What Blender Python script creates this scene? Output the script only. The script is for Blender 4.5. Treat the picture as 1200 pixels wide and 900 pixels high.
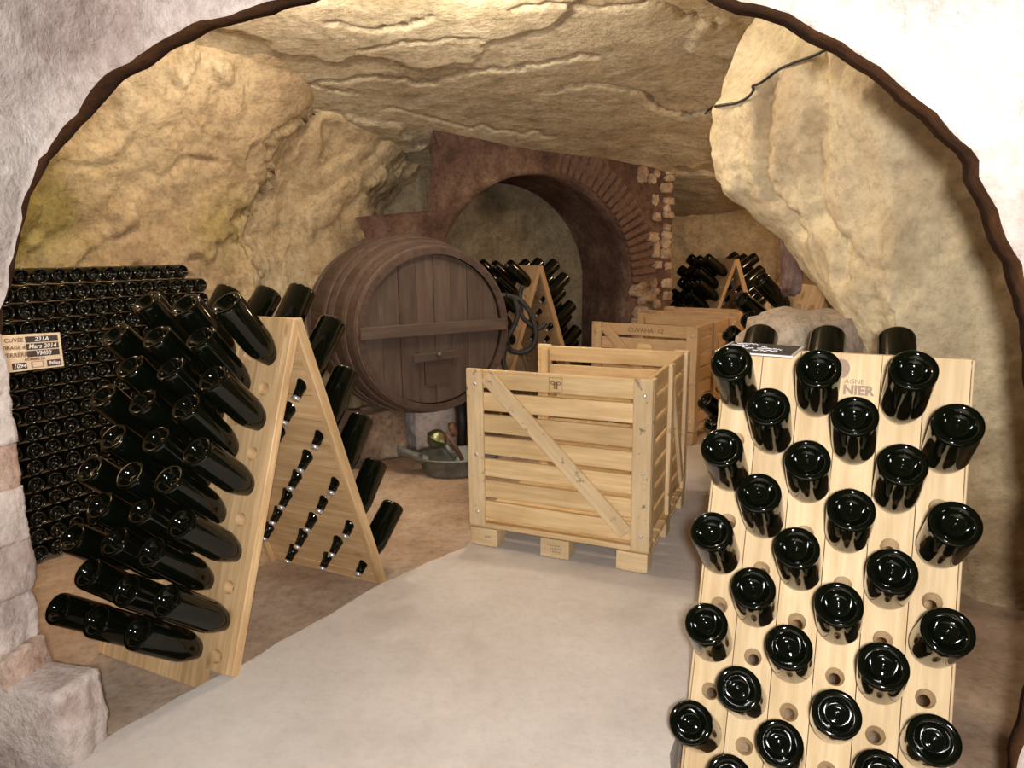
import bpy, bmesh, math, random
from mathutils import Vector, Matrix, noise
from mathutils.bvhtree import BVHTree
random.seed(7)
for o in list(bpy.data.objects): bpy.data.objects.remove(o)
S = bpy.context.scene
COL = S.collection
R = math.radians

# ------------------------------------------------------------------ camera, light, exposure
F, PITCH, ROLL, CAMH = 802.4, .1898, -.0115, 1.386
_fw = Vector((0, math.cos(PITCH), -math.sin(PITCH)))
_up = Vector((0, math.sin(PITCH), math.cos(PITCH)))
_rt = Vector((1, 0, 0))
RT = _rt*math.cos(ROLL) + _up*math.sin(ROLL)
UP = -_rt*math.sin(ROLL) + _up*math.cos(ROLL)
cd = bpy.data.cameras.new('camera'); cd.sensor_width = 36; cd.lens = F/1200*36; cd.clip_start = .02
cam = bpy.data.objects.new('camera', cd); COL.objects.link(cam)
cam.matrix_world = Matrix(((RT.x, UP.x, -_fw.x, 0), (RT.y, UP.y, -_fw.y, 0), (RT.z, UP.z, -_fw.z, CAMH), (0, 0, 0, 1)))
S.camera = cam
W = bpy.data.worlds.new('World'); S.world = W; W.use_nodes = True
W.node_tree.nodes['Background'].inputs[0].default_value = (.9, .62, .42, 1)
W.node_tree.nodes['Background'].inputs[1].default_value = .025
def lamp(name, loc, power, col, size, kind='POINT', rot=None):
    l = bpy.data.lights.new(name, kind); l.energy = power; l.color = col
    if kind == 'AREA': l.size = size
    else: l.shadow_soft_size = size
    o = bpy.data.objects.new(name, l); COL.objects.link(o); o.location = loc
    if rot: o.rotation_euler = rot
    return o
lamp('camera_flash', (.03, -.08, 1.43), 235, (1, .965, .93), .035)
lamp('added_fill_ceiling', (-1.15, 3.45, 2.58), 36, (1, .87, .73), .06)  # unseen fill light above the frame, added to brighten the back
lamp('added_fill_ceiling', (-.10, 3.45, 2.60), 44, (1, .87, .73), .06)  # second added fill, out of view, lifting the ceiling and back wall
lamp('cellar_lamp_alcove', (2.75, 5.3, 1.9), 30, (1, .70, .42), .10)
lamp('cellar_lamp_side', (-2.2, 2.15, 1.45), 9, (1, .66, .36), .10)
S.view_settings.view_transform = 'Standard'; S.view_settings.look = 'None'
S.view_settings.exposure = 0.24; S.view_settings.gamma = 1; S.view_settings.use_curve_mapping = False

def ray(px, py):
    x = (px-600)/F; y = -(py-450)/F
    return RT*x + UP*y + _fw
EYE = Vector((0, 0, CAMH))
def ground(px, py, z=0):
    d = ray(px, py); return EYE + d*((z-CAMH)/d.z)
def aty(px, py, Y):
    d = ray(px, py); return EYE + d*(Y/d.y)
def onplane(px, py, p0, n):
    d = ray(px, py); return EYE + d*((p0-EYE).dot(n)/d.dot(n))
def sst(a, b, x):
    t = max(0, min(1, (x-a)/(b-a))); return t*t*(3-2*t)
def fb(p, s, o=5): return noise.fractal(p*s, 1.0, 2.0, o)

# ------------------------------------------------------------------ materials
def newmat(name):
    m = bpy.data.materials.new(name); m.use_nodes = True
    nt = m.node_tree; return m, nt, nt.nodes['Principled BSDF']
def nd(nt, t, **kw):
    n = nt.nodes.new(t)
    for k, v in kw.items():
        if k in n.inputs: n.inputs[k].default_value = v
        else: setattr(n, k, v)
    return n
def ramp(nt, src, stops):
    r = nt.nodes.new('ShaderNodeValToRGB'); e = r.color_ramp.elements
    while len(e) < len(stops): e.new(.5)
    for el, (p, c) in zip(e, stops):
        el.position = p; el.color = (*c, 1)
    nt.links.new(src, r.inputs[0]); return r.outputs[0]
def mix(nt, fac, a, b, mode='MIX'):
    m = nt.nodes.new('ShaderNodeMix'); m.data_type = 'RGBA'; m.blend_type = mode
    for s, v in ((m.inputs[0], fac), (m.inputs[6], a), (m.inputs[7], b)):
        if isinstance(v, (int, float)): s.default_value = v
        elif isinstance(v, tuple): s.default_value = (*v, 1)
        else: nt.links.new(v, s)
    return m.outputs[2]
def mathn(nt, op, a, b=None):
    m = nt.nodes.new('ShaderNodeMath'); m.operation = op
    for s, v in ((m.inputs[0], a), (m.inputs[1], b)):
        if v is None: continue
        if isinstance(v, (int, float)): s.default_value = v
        else: nt.links.new(v, s)
    return m.outputs[0]
def noisetex(nt, vec, scale, detail=6, rough=.6):
    n = nd(nt, 'ShaderNodeTexNoise', Scale=scale, Detail=detail, Roughness=rough)
    nt.links.new(vec, n.inputs['Vector']); return n.outputs['Fac']
def bump(nt, bsdf, h, strength, dist):
    b = nd(nt, 'ShaderNodeBump', Strength=strength, Distance=dist)
    nt.links.new(h, b.inputs['Height']); nt.links.new(b.outputs[0], bsdf.inputs['Normal'])
def rock(name, stops, s1=.9, fine=.35, stains=(), bstr=.8, bdist=.035, vstretch=1.0, speck=(.5, .42, .36)):
    m, nt, b = newmat(name)
    tc = nd(nt, 'ShaderNodeTexCoord'); mp = nd(nt, 'ShaderNodeMapping'); mp.inputs['Scale'].default_value = (1, 1, vstretch)
    nt.links.new(tc.outputs['Object'], mp.inputs[0]); v = mp.outputs[0]
    c = ramp(nt, noisetex(nt, v, s1, 8, .62), stops)
    n2 = noisetex(nt, v, 7, 8, .7)
    c = mix(nt, fine, c, ramp(nt, n2, [(.34, (.34, .29, .24)), (.5, (.72, .68, .62)), (.64, (1, 1, 1))]), 'MULTIPLY')
    c = mix(nt, .5*fine/.35, c, ramp(nt, noisetex(nt, v, 28, 5, .75), [(.34, (.5, .46, .42)), (.52, (.95, .94, .92)), (.66, (1, 1, 1))]), 'MULTIPLY')
    n3 = noisetex(nt, v, 2.3, 4, .6)
    c = mix(nt, ramp(nt, n3, [(.58, (0, 0, 0)), (.72, (.55, .55, .55))]), c, mix(nt, .8, c, speck, 'MULTIPLY'))
    for (ctr, rad, col, amt) in stains:
        d = nd(nt, 'ShaderNodeVectorMath', operation='DISTANCE'); nt.links.new(tc.outputs['Object'], d.inputs[0]); d.inputs[1].default_value = ctr
        dd = mathn(nt, 'ADD', mathn(nt, 'DIVIDE', d.outputs['Value'], rad), mathn(nt, 'MULTIPLY', noisetex(nt, v, 4, 6, .65), 1.2))
        mr = nd(nt, 'ShaderNodeMapRange'); nt.links.new(dd, mr.inputs[0])
        mr.inputs[1].default_value = .9; mr.inputs[2].default_value = 1.6; mr.inputs[3].default_value = amt; mr.inputs[4].default_value = 0
        c = mix(nt, mr.outputs[0], c, col, 'MULTIPLY')
    nt.links.new(c, b.inputs['Base Color']); b.inputs['Roughness'].default_value = .92
    b.inputs['Specular IOR Level'].default_value = .15
    h = mathn(nt, 'ADD', noisetex(nt, v, 9, 10, .68), mathn(nt, 'MULTIPLY', noisetex(nt, v, 45, 4, .6), .25))
    bump(nt, b, h, bstr, bdist); return m
def wood(name, light, dark, grain=18, contrast=.5, rough=.6, knots=True, spots=0.0):
    m, nt, b = newmat(name)
    tc = nd(nt, 'ShaderNodeTexCoord'); oi = nd(nt, 'ShaderNodeObjectInfo')
    ad = nd(nt, 'ShaderNodeVectorMath', operation='ADD'); cx = nd(nt, 'ShaderNodeCombineXYZ')
    r10 = mathn(nt, 'MULTIPLY', oi.outputs['Random'], 37.0)
    for i in range(3): nt.links.new(r10, cx.inputs[i])
    nt.links.new(tc.outputs['Object'], ad.inputs[0]); nt.links.new(cx.outputs[0], ad.inputs[1])
    mp = nd(nt, 'ShaderNodeMapping'); mp.inputs['Scale'].default_value = (1.3, grain, grain); nt.links.new(ad.outputs[0], mp.inputs[0])
    g = noisetex(nt, mp.outputs[0], 2.2, 6, .6)
    mp2 = nd(nt, 'ShaderNodeMapping'); mp2.inputs['Scale'].default_value = (2, 5, 5); nt.links.new(ad.outputs[0], mp2.inputs[0])
    g2 = noisetex(nt, mp2.outputs[0], 1.6, 4, .6)
    c = ramp(nt, g, [(.28, dark), (.5, tuple((a+d_)/2 for a, d_ in zip(light, dark))), (.66, light)])
    c = mix(nt, contrast, light, c)
    c = mix(nt, .45, c, ramp(nt, g2, [(.3, (.62, .52, .42)), (.6, (1, 1, 1))]), 'MULTIPLY')
    hv = nd(nt, 'ShaderNodeHueSaturation'); nt.links.new(c, hv.inputs['Color'])
    nt.links.new(mathn(nt, 'ADD', mathn(nt, 'MULTIPLY', oi.outputs['Random'], .22), .88), hv.inputs['Value']); c = hv.outputs[0]
    if knots:
        vo = nd(nt, 'ShaderNodeTexVoronoi', Scale=1.0); mp3 = nd(nt, 'ShaderNodeMapping'); mp3.inputs['Scale'].default_value = (3.2, 7, 7)
        nt.links.new(ad.outputs[0], mp3.inputs[0]); nt.links.new(mp3.outputs[0], vo.inputs['Vector'])
        c = mix(nt, ramp(nt, vo.outputs['Distance'], [(.05, (.75,)*3), (.13, (0, 0, 0))]), c, mix(nt, .75, c, (.30, .17, .08), 'MULTIPLY'))
    if spots:
        c = mix(nt, ramp(nt, noisetex(nt, ad.outputs[0], 22, 3, .6), [(.62, (0, 0, 0)), (.70, (spots,)*3)]), c, (.10, .085, .075))
    nt.links.new(c, b.inputs['Base Color']); b.inputs['Roughness'].default_value = rough
    b.inputs['Specular IOR Level'].default_value = .25
    bump(nt, b, g, .25, .004); return m
def plain(name, col, rough=.5, metal=0, spec=.5, coat=0, nz=0, nscale=20):
    m, nt, b = newmat(name); b.inputs['Base Color'].default_value = (*col, 1)
    b.inputs['Roughness'].default_value = rough; b.inputs['Metallic'].default_value = metal
    b.inputs['Specular IOR Level'].default_value = spec; b.inputs['Coat Weight'].default_value = coat
    if nz:
        tc = nd(nt, 'ShaderNodeTexCoord'); n = noisetex(nt, tc.outputs['Object'], nscale, 6, .65)
        c = mix(nt, nz, col, ramp(nt, n, [(.3, tuple(x*.35 for x in col)), (.7, tuple(min(1, x*1.5) for x in col))]))
        nt.links.new(c, b.inputs['Base Color']); bump(nt, b, n, .3, .004)
    return m
M = {}
M['ochre'] = rock('ochre_rock', [(.30, (.44, .31, .19)), (.45, (.60, .455, .275)), (.58, (.70, .555, .345)), (.72, (.77, .65, .45))], 1.0, .36,
    stains=[((-2.45, 3.75, 1.55), .55, (.55, .62, .22), .75), ((-1.9, 4.8, 1.55), .35, (.62, .66, .28), .6), ((-1.2, 5.6, 1.3), .5, (.75, .68, .62), .5)])
M['ceil'] = rock('ceiling_rock', [(.30, (.54, .44, .30)), (.47, (.70, .60, .42)), (.6, (.80, .70, .50)), (.75, (.86, .79, .61))], 1.0, .4,
    stains=[((-.4, 3.4, 2.4), .9, (.90, .90, .66), .6), ((.95, 4.6, 2.2), .26, (.55, .26, .10), .95)], vstretch=2.0)
M['cream'] = rock('cream_rock', [(.30, (.62, .50, .34)), (.46, (.80, .68, .45)), (.6, (.87, .76, .52)), (.75, (.90, .83, .64))], .9, .26,
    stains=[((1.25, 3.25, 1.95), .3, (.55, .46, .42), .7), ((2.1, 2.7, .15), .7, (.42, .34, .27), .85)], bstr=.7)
M['lime'] = rock('pale_limestone', [(.30, (.36, .275, .25)), (.44, (.54, .455, .425)), (.58, (.66, .585, .545)), (.74, (.78, .73, .69))], 2.0, .28, bstr=.7, speck=(.55, .42, .38))
M['underside'] = rock('brown_shaded_arch_lining', [(.30, (.022, .010, .005)), (.5, (.055, .023, .009)), (.7, (.11, .045, .015))], 3, .4, bstr=.9)  # brown lining stone, its colour darkened to carry the arch's shade
M['redstone'] = rock('reddish_stone', [(.30, (.34, .20, .15)), (.5, (.50, .33, .26)), (.7, (.66, .54, .46))], 4, .4, bstr=.9)
M['ledge'] = rock('ledge_stone', [(.30, (.38, .30, .25)), (.5, (.56, .47, .38)), (.7, (.70, .61, .48))], 3, .4, bstr=.9)
M['brickred'] = rock('faded_brick', [(.30, (.085, .05, .04)), (.48, (.15, .088, .068)), (.62, (.23, .15, .11)), (.74, (.42, .31, .21))], 2.6, .5, bstr=.6)
M['brick'] = rock('brick', [(.30, (.12, .072, .055)), (.5, (.20, .125, .095)), (.72, (.30, .21, .16))], 3, .35)
M['rubble'] = rock('rubble_stone', [(.30, (.26, .18, .13)), (.5, (.42, .31, .22)), (.72, (.62, .52, .40))], 3.5, .35)
M['recess'] = rock('grey_brown_rock', [(.30, (.24, .19, .13)), (.5, (.36, .30, .20)), (.72, (.46, .39, .26))], 1.5, .4,
    stains=[((-.15, 6.9, 1.85), .28, (.3, .28, .28), .8)])
M['darkrock'] = rock('dark_red_rock', [(.30, (.14, .09, .08)), (.5, (.22, .14, .12)), (.72, (.34, .25, .22))], 5, .4)
M['earth'] = rock('earth_floor', [(.30, (.30, .21, .145)), (.46, (.44, .325, .235)), (.6, (.54, .43, .335)), (.76, (.62, .53, .44))], 1.4, .3,
    bstr=.5, bdist=.012, speck=(.55, .42, .34))
M['concrete'] = rock('concrete', [(.30, (.47, .42, .385)), (.46, (.56, .51, .475)), (.6, (.61, .565, .53)), (.76, (.67, .63, .60))], 1.3, .09,
    bstr=.35, bdist=.012, speck=(.78, .70, .64))
M['rackwood'] = wood('rack_wood', (.70, .49, .265), (.42, .25, .11), 20, .8)
M['rackpale'] = wood('rack_wood_pale', (.76, .585, .355), (.52, .35, .17), 20, .7)
M['oldrack'] = wood('rack_wood_old', (.50, .33, .17), (.30, .18, .09), 20, .5)
M['crate'] = wood('crate_wood', (.76, .565, .31), (.50, .32, .14), 22, .75, spots=.0)
M['cratepost'] = wood('crate_post_wood', (.78, .60, .36), (.52, .36, .2), 22, .6, spots=.75)
M['crateold'] = wood('crate_wood_old', (.58, .40, .22), (.38, .23, .11), 22, .5, spots=.35)
M['barrel'] = wood('barrel_wood', (.105, .070, .054), (.045, .030, .024), 14, .7, .62, False)
M['barrelhead'] = wood('barrel_head_wood', (.125, .090, .071), (.052, .037, .031), 10, .7, .6, False)
M['hoop'] = plain('hoop_iron', (.12, .08, .062), .6, .15, .4, nz=.6, nscale=14)
M['glass'] = plain('dark_green_glass', (.0025, .0034, .0016), .05, 0, .42)
M['glass2'] = plain('stack_glass', (.0025, .0034, .0016), .13, 0, .5)
M['cap'] = plain('crown_cap_steel', (.72, .72, .72), .3, .75)
M['iron'] = plain('grey_metal', (.19, .20, .18), .5, .55, nz=.7, nscale=18)
M['brass'] = plain('green_brass', (.24, .25, .13), .3, .75, nz=.5)
M['rust'] = plain('rusty_iron', (.16, .08, .05), .7, .3, nz=.6)
M['rubber'] = plain('dark_rubber', (.032, .027, .025), .55, 0, .4, nz=.4)
M['black'] = plain('black_rubber', (.012, .012, .012), .5)
M['slate'] = plain('slate_paint', (.055, .045, .045), .6, nz=.3)
M['paper'] = plain('cream_card', (.80, .66, .50), .7, nz=.15)
M['ink'] = plain('brown_ink', (.20, .11, .06), .8)
M['inkpale'] = plain('faded_ink', (.36, .25, .18), .8)
M['chalk'] = plain('white_chalk', (.85, .83, .86), .8)
M['whitecard'] = plain('white_card', (.82, .80, .76), .6)

# ------------------------------------------------------------------ object helpers
def mesh(name, verts, faces, mat, smooth=False):
    me = bpy.data.meshes.new(name); me.from_pydata([tuple(v) for v in verts], [], faces); me.update()
    if mat: me.materials.append(mat)
    if smooth: me.polygons.foreach_set('use_smooth', [True]*len(me.polygons))
    return me
def ob(name, me, parent=None, Mx=None):
    o = bpy.data.objects.new(name, me); COL.objects.link(o)
    if parent: o.parent = parent
    if Mx is not None: o.matrix_local = Mx
    return o
def tag(o, label, cat, group=None):
    o['label'] = label; o['category'] = cat
    if group: o['group'] = group
    return o
def struct(o, label=None, cat=None):
    o['kind'] = 'structure'
    if label: o['label'] = label
    if cat: o['category'] = cat
    return o
def frame(origin, x, z):
    x = Vector(x).normalized(); z = Vector(z); z = (z - x*z.dot(x)).normalized(); y = z.cross(x)
    return Matrix(((x.x, y.x, z.x, origin[0]), (x.y, y.y, z.y, origin[1]), (x.z, y.z, z.z, origin[2]), (0, 0, 0, 1)))
def boxmesh(lx, ly, lz, mat, bev=.003):
    bm = bmesh.new(); bmesh.ops.create_cube(bm, size=1)
    for v in bm.verts: v.co = Vector((v.co.x*lx, v.co.y*ly, v.co.z*lz))
    if bev: bmesh.ops.bevel(bm, geom=bm.edges[:], offset=min(bev, min(lx, ly, lz)*.3), segments=1, affect='EDGES')
    me = bpy.data.meshes.new('box'); bm.to_mesh(me); bm.free(); me.materials.append(mat); return me
_bc = {}
def boxc(lx, ly, lz, mat, bev=.003):
    k = (round(lx, 4), round(ly, 4), round(lz, 4), mat.name)
    if k not in _bc: _bc[k] = boxmesh(lx, ly, lz, mat, bev)
    return _bc[k]
def bar(name, a, b, w, t, wdir, mat, parent=None):
    """a bar from a to b; w is its width along wdir, t its thickness"""
    a, b = Vector(a), Vector(b); x = (b-a); n = x.cross(Vector(wdir))
    return ob(name, boxc(x.length, w, t, mat), parent, frame((a+b)/2, x, n))
def lathe(prof, seg, mat, name='lathe', knurl=None):
    vs, fs = [], []
    n = len(prof)
    for i, (r, z) in enumerate(prof):
        for k in range(seg):
            a = 2*math.pi*k/seg; rr = r
            zz = z
            if knurl and i in knurl: zz += (.0012 if k % 2 else 0)
            vs.append((rr*math.cos(a), rr*math.sin(a), zz))
    for i in range(n-1):
        for k in range(seg):
            k2 = (k+1) % seg
            fs.append((i*seg+k, i*seg+k2, (i+1)*seg+k2, (i+1)*seg+k))
    if prof[0][0] > 0: fs.append(tuple(reversed(range(seg))))
    fs.append(tuple((n-1)*seg+k for k in range(seg)))
    return mesh(name, vs, fs, mat, True)
def tube(pts, rad, mat, seg=8, name='tube', closed=False):
    pts = [Vector(p) for p in pts]; vs, fs = [], []
    n = len(pts); prev = None
    for i, p in enumerate(pts):
        d = (pts[min(i+1, n-1)] - pts[max(i-1, 0)]).normalized()
        if prev is None:
            u = d.orthogonal().normalized()
        else:
            u = (prev - d*prev.dot(d)).normalized()
        prev = u; w = d.cross(u); r = rad[i] if isinstance(rad, list) else rad
        for k in range(seg):
            a = 2*math.pi*k/seg; vs.append(p + (u*math.cos(a) + w*math.sin(a))*r)
    for i in range(n-1):
        for k in range(seg):
            k2 = (k+1) % seg; fs.append((i*seg+k, i*seg+k2, (i+1)*seg+k2, (i+1)*seg+k))
    fs.append(tuple(reversed(range(seg)))); fs.append(tuple((n-1)*seg+k for k in range(seg)))
    return mesh(name, vs, fs, mat, True)
def spline(pts, n=8):
    pts = [Vector(p) for p in pts]; out = []
    for i in range(len(pts)-1):
        p0, p1, p2, p3 = pts[max(i-1, 0)], pts[i], pts[i+1], pts[min(i+2, len(pts)-1)]
        for k in range(n):
            t = k/n
            out.append(.5*((2*p1) + (p2-p0)*t + (2*p0-5*p1+4*p2-p3)*t*t + (3*p1-p0-3*p2+p3)*t**3))
    out.append(pts[-1]); return out
def grid(nu, nv, fn, mat, name, smooth=True, flip=False):
    vs = [fn(i/(nu-1), j/(nv-1)) for j in range(nv) for i in range(nu)]
    fs = []
    for j in range(nv-1):
        for i in range(nu-1):
            q = (j*nu+i, j*nu+i+1, (j+1)*nu+i+1, (j+1)*nu+i)
            fs.append(q[::-1] if flip else q)
    return mesh(name, vs, fs, mat, smooth)
def roughstone(name, c, half, seed, mat, parent, amp=.16, rot=0, sub=4, sharp=.55):
    """a rough block: cube-sphere with noise, half extents given"""
    bm = bmesh.new(); bmesh.ops.create_cube(bm, size=2)
    bmesh.ops.subdivide_edges(bm, edges=bm.edges[:], cuts=sub*2+1, use_grid_fill=True)
    rz = Matrix.Rotation(rot, 3, 'Z'); sd = Vector((seed*3.1, seed*1.7, seed*2.3))
    for v in bm.verts:
        p = v.co.copy(); q = p.normalized()*1.22
        p = p*sharp + q*(1-sharp)
        k = 1 + amp*noise.fractal(p*1.1+sd, 1, 2, 4) + amp*.35*noise.noise(p*4+sd) + amp*.25*noise.fractal(p*7+sd, 1, 2, 3)
        p = Vector((p.x*half[0], p.y*half[1], p.z*half[2]))*k
        v.co = rz @ p + Vector(c)
    me = bpy.data.meshes.new(name); bm.to_mesh(me); bm.free(); me.materials.append(mat)
    me.polygons.foreach_set('use_smooth', [True]*len(me.polygons))
    return ob(name, me, parent)
def textmesh(s, size, mat, bold=0, align='CENTER', shear=0):
    cu = bpy.data.curves.new('t', 'FONT'); cu.body = s; cu.size = size; cu.align_x = align; cu.align_y = 'CENTER'
    cu.offset = bold; cu.shear = shear; cu.resolution_u = 2
    o = bpy.data.objects.new('t', cu); COL.objects.link(o)
    dg = bpy.context.evaluated_depsgraph_get(); me = bpy.data.meshes.new_from_object(o.evaluated_get(dg))
    bpy.data.objects.remove(o); bpy.data.curves.remove(cu); me.materials.clear(); me.materials.append(mat); return me

# ================================================================== SETTING
FL, FR = -.06, -.15          # earth floor beside the path, left and right
SLABL = [(-1.42, 1.35), (-1.30, 1.62), (-1.201, 1.78), (-1.049, 2.013), (-.961, 2.114), (-.545, 2.749), (-.235, 3.085), (-.03, 3.45), (.12, 3.95), (.25, 4.6), (.35, 5.6)]
SLABR = [(1.9, 5.6), (1.75, 4.9), (1.45, 3.6), (1.0, 2.78), (.82, 2.45), (.60, 2.02), (.43, 1.69), (.36, 1.35)]
def right_low(x, y):
    # how far a point lies on the right-hand low side
    for a, b in zip(SLABR[:-1], SLABR[1:]):
        if b[1] <= y <= a[1]:
            t = (y-a[1])/(b[1]-a[1]); return x - (a[0]+(b[0]-a[0])*t)
    return -1 if y > 3.6 else x-.36
def floor_fn(u, v):
    x = -3.9 + 7.6*u; y = -.8 + 9.2*v
    z = FL - .008 + .006*fb(Vector((x, y, 0)), 1.2, 4)
    r = right_low(x, y)
    if y < 4.2: z += (FR-FL)*sst(-.03, .02, r)*(1-sst(3.0, 4.2, y))
    return (x, y, z)
floor = struct(ob('floor', grid(230, 260, floor_fn, M['earth'], 'floor')), 'brown trodden earth floor of the cellar')
def jag(pts, amp, seed, step=.035):
    out = []
    for a, b in zip(pts[:-1], pts[1:]):
        a, b = Vector(a), Vector(b); n = max(2, int((b-a).length/step))
        pr = Vector((-(b-a).y, (b-a).x)).normalized()
        for k in range(n):
            p = a.lerp(b, k/n); out.append(p + pr*amp*noise.fractal(Vector((p.x*9+seed, p.y*9, 0)), 1, 2, 3))
    return out
edge = jag(SLABL, .014, 3) + [Vector(SLABL[-1])] + jag(SLABR, .006, 9) + [Vector(SLABR[-1]), Vector((.36, -.6)), Vector((-1.42, -.6))]
nE = len(edge)
def slab_z(x, y): return .004*noise.fractal(Vector((x*1.5, y*1.5, 0)), 1, 2, 3)
bm = bmesh.new()
top = [bm.verts.new((p.x, p.y, 0)) for p in edge]; ft = bm.faces.new(top)
r_ = bmesh.ops.extrude_face_region(bm, geom=[ft])
for v in [g for g in r_['geom'] if isinstance(g, bmesh.types.BMVert)]: v.co.z = -.2
bmesh.ops.recalc_face_normals(bm, faces=bm.faces[:])
me = bpy.data.meshes.new('path'); bm.to_mesh(me); bm.free(); me.materials.append(M['concrete'])
struct(ob('floor_path', me), 'pale trowelled concrete path running into the cellar')

# ---- ceiling with thin rock sheets flaking off in steps
def sheet(p):
    lv = 1.5*noise.fractal(p*.42+Vector((4.3, 1.1, 0)), 1, 2, 6) + .42*p.y
    k = math.floor(lv); fr = lv-k
    return k + sst(.93, 1.0, fr)
def ceil_z(x, y):
    p = Vector((x, y, 0))
    z = 2.22 + .20*(6.2-y)*sst(2.2, 3.6, y) + .76*(1-sst(2.2, 3.6, y)) + .03*fb(p, .7, 3) + .030*(sheet(p)-1) + .007*fb(p, 5, 4)
    z -= .45*sst(-1.5, -3.0, x) + .15*sst(1.2, 2.4, x)
    return z
ceiling = struct(ob('ceiling', grid(400, 380, lambda u, v: (lambda x, y: (x, y, ceil_z(x, y)))(-3.5+6.8*u, 1.45+7.0*v), M['ceil'], 'ceiling', flip=True)), 'yellowish rock ceiling flaking in thin sheets')
# ---- left and back rock wall
PLAN = spline([(-2.5, 1.3, 0), (-2.95, 2.3, 0), (-2.90, 3.1, 0), (-2.62, 3.9, 0), (-2.3, 4.5, 0), (-1.98, 4.85, 0), (-1.82, 5.02, 0), (-1.86, 5.2, 0), (-1.72, 5.45, 0),
               (-1.36, 5.85, 0), (-1.2, 6.5, 0), (-.9, 7.3, 0), (.6, 8.1, 0), (2.2, 8.2, 0), (3.2, 7.6, 0), (3.55, 6.4, 0), (3.5, 5.0, 0), (3.0, 4.5, 0)], 24)
def wall_fn(u, v):
    f = u*(len(PLAN)-1); i = min(int(f), len(PLAN)-2); t = f-i
    p = PLAN[i].lerp(PLAN[i+1], t); d = (PLAN[min(i+2, len(PLAN)-1)]-PLAN[max(i-1, 0)]).normalized()
    n = Vector((d.y, -d.x, 0)); z = -.25 + 3.1*v
    q = Vector((p.x, p.y, z))
    inw = .55*sst(1.3, 2.75, z)**1.5
    lv = 2.6*noise.fractal(q*.8+Vector((9, 2, 5)), 1, 2, 5) + z*.9
    k = math.floor(lv); st = k + sst(.88, 1, lv-k)
    off = inw + .10*fb(q, .9, 4) + .055*(st-1) + .045*fb(q, 3.2, 6) + .014*fb(q, 11, 4)
    return q + n*off
wall_left = struct(ob('wall_left', grid(520, 170, wall_fn, M['ochre'], 'wall_left', flip=True)), 'ochre rock wall stained green, curving round behind the barrel')

# ---- right rock wall with the overhanging boulder
ST = [  # y, [(z, x)...]
 (5.2, [(-.3, 3.2), (1.2, 3.2), (2.0, 3.0), (2.8, 2.6)]),
 (4.2, [(-.3, 2.75), (1.2, 2.6), (1.5, 2.3), (1.8, 1.7), (2.1, 1.5), (2.8, 1.5)]),
 (3.72, [(-.3, 2.3), (1.0, 2.1), (1.35, 1.75), (1.5, 1.45), (1.62, 1.24), (1.75, 1.09), (1.95, 1.05), (2.15, 1.10), (2.8, 1.4)]),
 (3.5, [(-.3, 2.0), (1.0, 1.75), (1.3, 1.46), (1.42, 1.38), (1.55, 1.22), (1.68, 1.04), (1.85, .985), (2.05, 1.0), (2.3, 1.2), (2.8, 1.4)]),
 (3.3, [(-.3, 1.9), (1.0, 1.60), (1.3, 1.42), (1.45, 1.36), (1.6, 1.24), (1.8, 1.10), (2.05, 1.10), (2.3, 1.25), (2.8, 1.5)]),
 (3.05, [(-.3, 2.0), (.9, 1.60), (1.2, 1.44), (1.45, 1.40), (1.7, 1.34), (2.0, 1.28), (2.3, 1.30), (2.8, 1.5)]),
 (2.8, [(-.3, 2.08), (.4, 1.9), (.9, 1.68), (1.2, 1.55), (1.5, 1.50), (1.8, 1.42), (2.1, 1.34), (2.4, 1.35), (2.8, 1.5)]),
 (2.6, [(-.3, 2.38), (.4, 2.25), (.9, 2.05), (1.3, 1.95), (1.7, 1.82), (2.1, 1.68), (2.5, 1.6), (2.8, 1.6)]),
 (2.35, [(-.3, 2.75), (.6, 2.65), (1.3, 2.45), (1.8, 2.25), (2.3, 2.05), (2.8, 1.9)]),
 (1.8, [(-.3, 3.1), (1.3, 3.0), (2.8, 2.5)])]
def prof_x(pr, z):
    for (z0, x0), (z1, x1) in zip(pr[:-1], pr[1:]):
        if z <= z1: t = sst(0, 1, (z-z0)/(z1-z0))*.5 + .5*max(0, (z-z0)/(z1-z0)); return x0+(x1-x0)*t
    return pr[-1][1]
def rwall_fn(u, v):
    f = u*(len(ST)-1); i = min(int(f), len(ST)-2); t = f-i; t = t*.5+.5*sst(0, 1, t); z = -.3+3.1*v
    y = ST[i][0]+(ST[i+1][0]-ST[i][0])*(f-i); x = prof_x(ST[i][1], z)*(1-t)+prof_x(ST[i+1][1], z)*t
    q = Vector((x, y, z))
    r = 1-abs(noise.fractal(Vector((y*1.6, z*.55, 3.3)), 1, 2, 4)*1.6)
    off = .05*fb(q, 1.4, 4) + .025*fb(q, 4, 5) + .007*fb(q, 13, 4) + .06*max(0, r-.55)
    return q + Vector((-off*.9, -off*.35, off*.15))
wall_right = struct(ob('wall_right', grid(330, 230, rwall_fn, M['cream'], 'wall_right')), 'smooth cream rock wall with an overhanging bulge')
roughstone('stone', (1.36, 3.18, .90), (.24, .20, .19), 4, M['ledge'], wall_right, .2, .3, sharp=.3)
roughstone('stone', (1.34, 3.2, .35), (.30, .22, .50), 5, M['cream'], wall_right, .18, .2)
p_ = aty(927, 305, 3.62); roughstone('stone', p_, (.045, .06, .17), 6, M['darkrock'], wall_right, .2)

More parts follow.
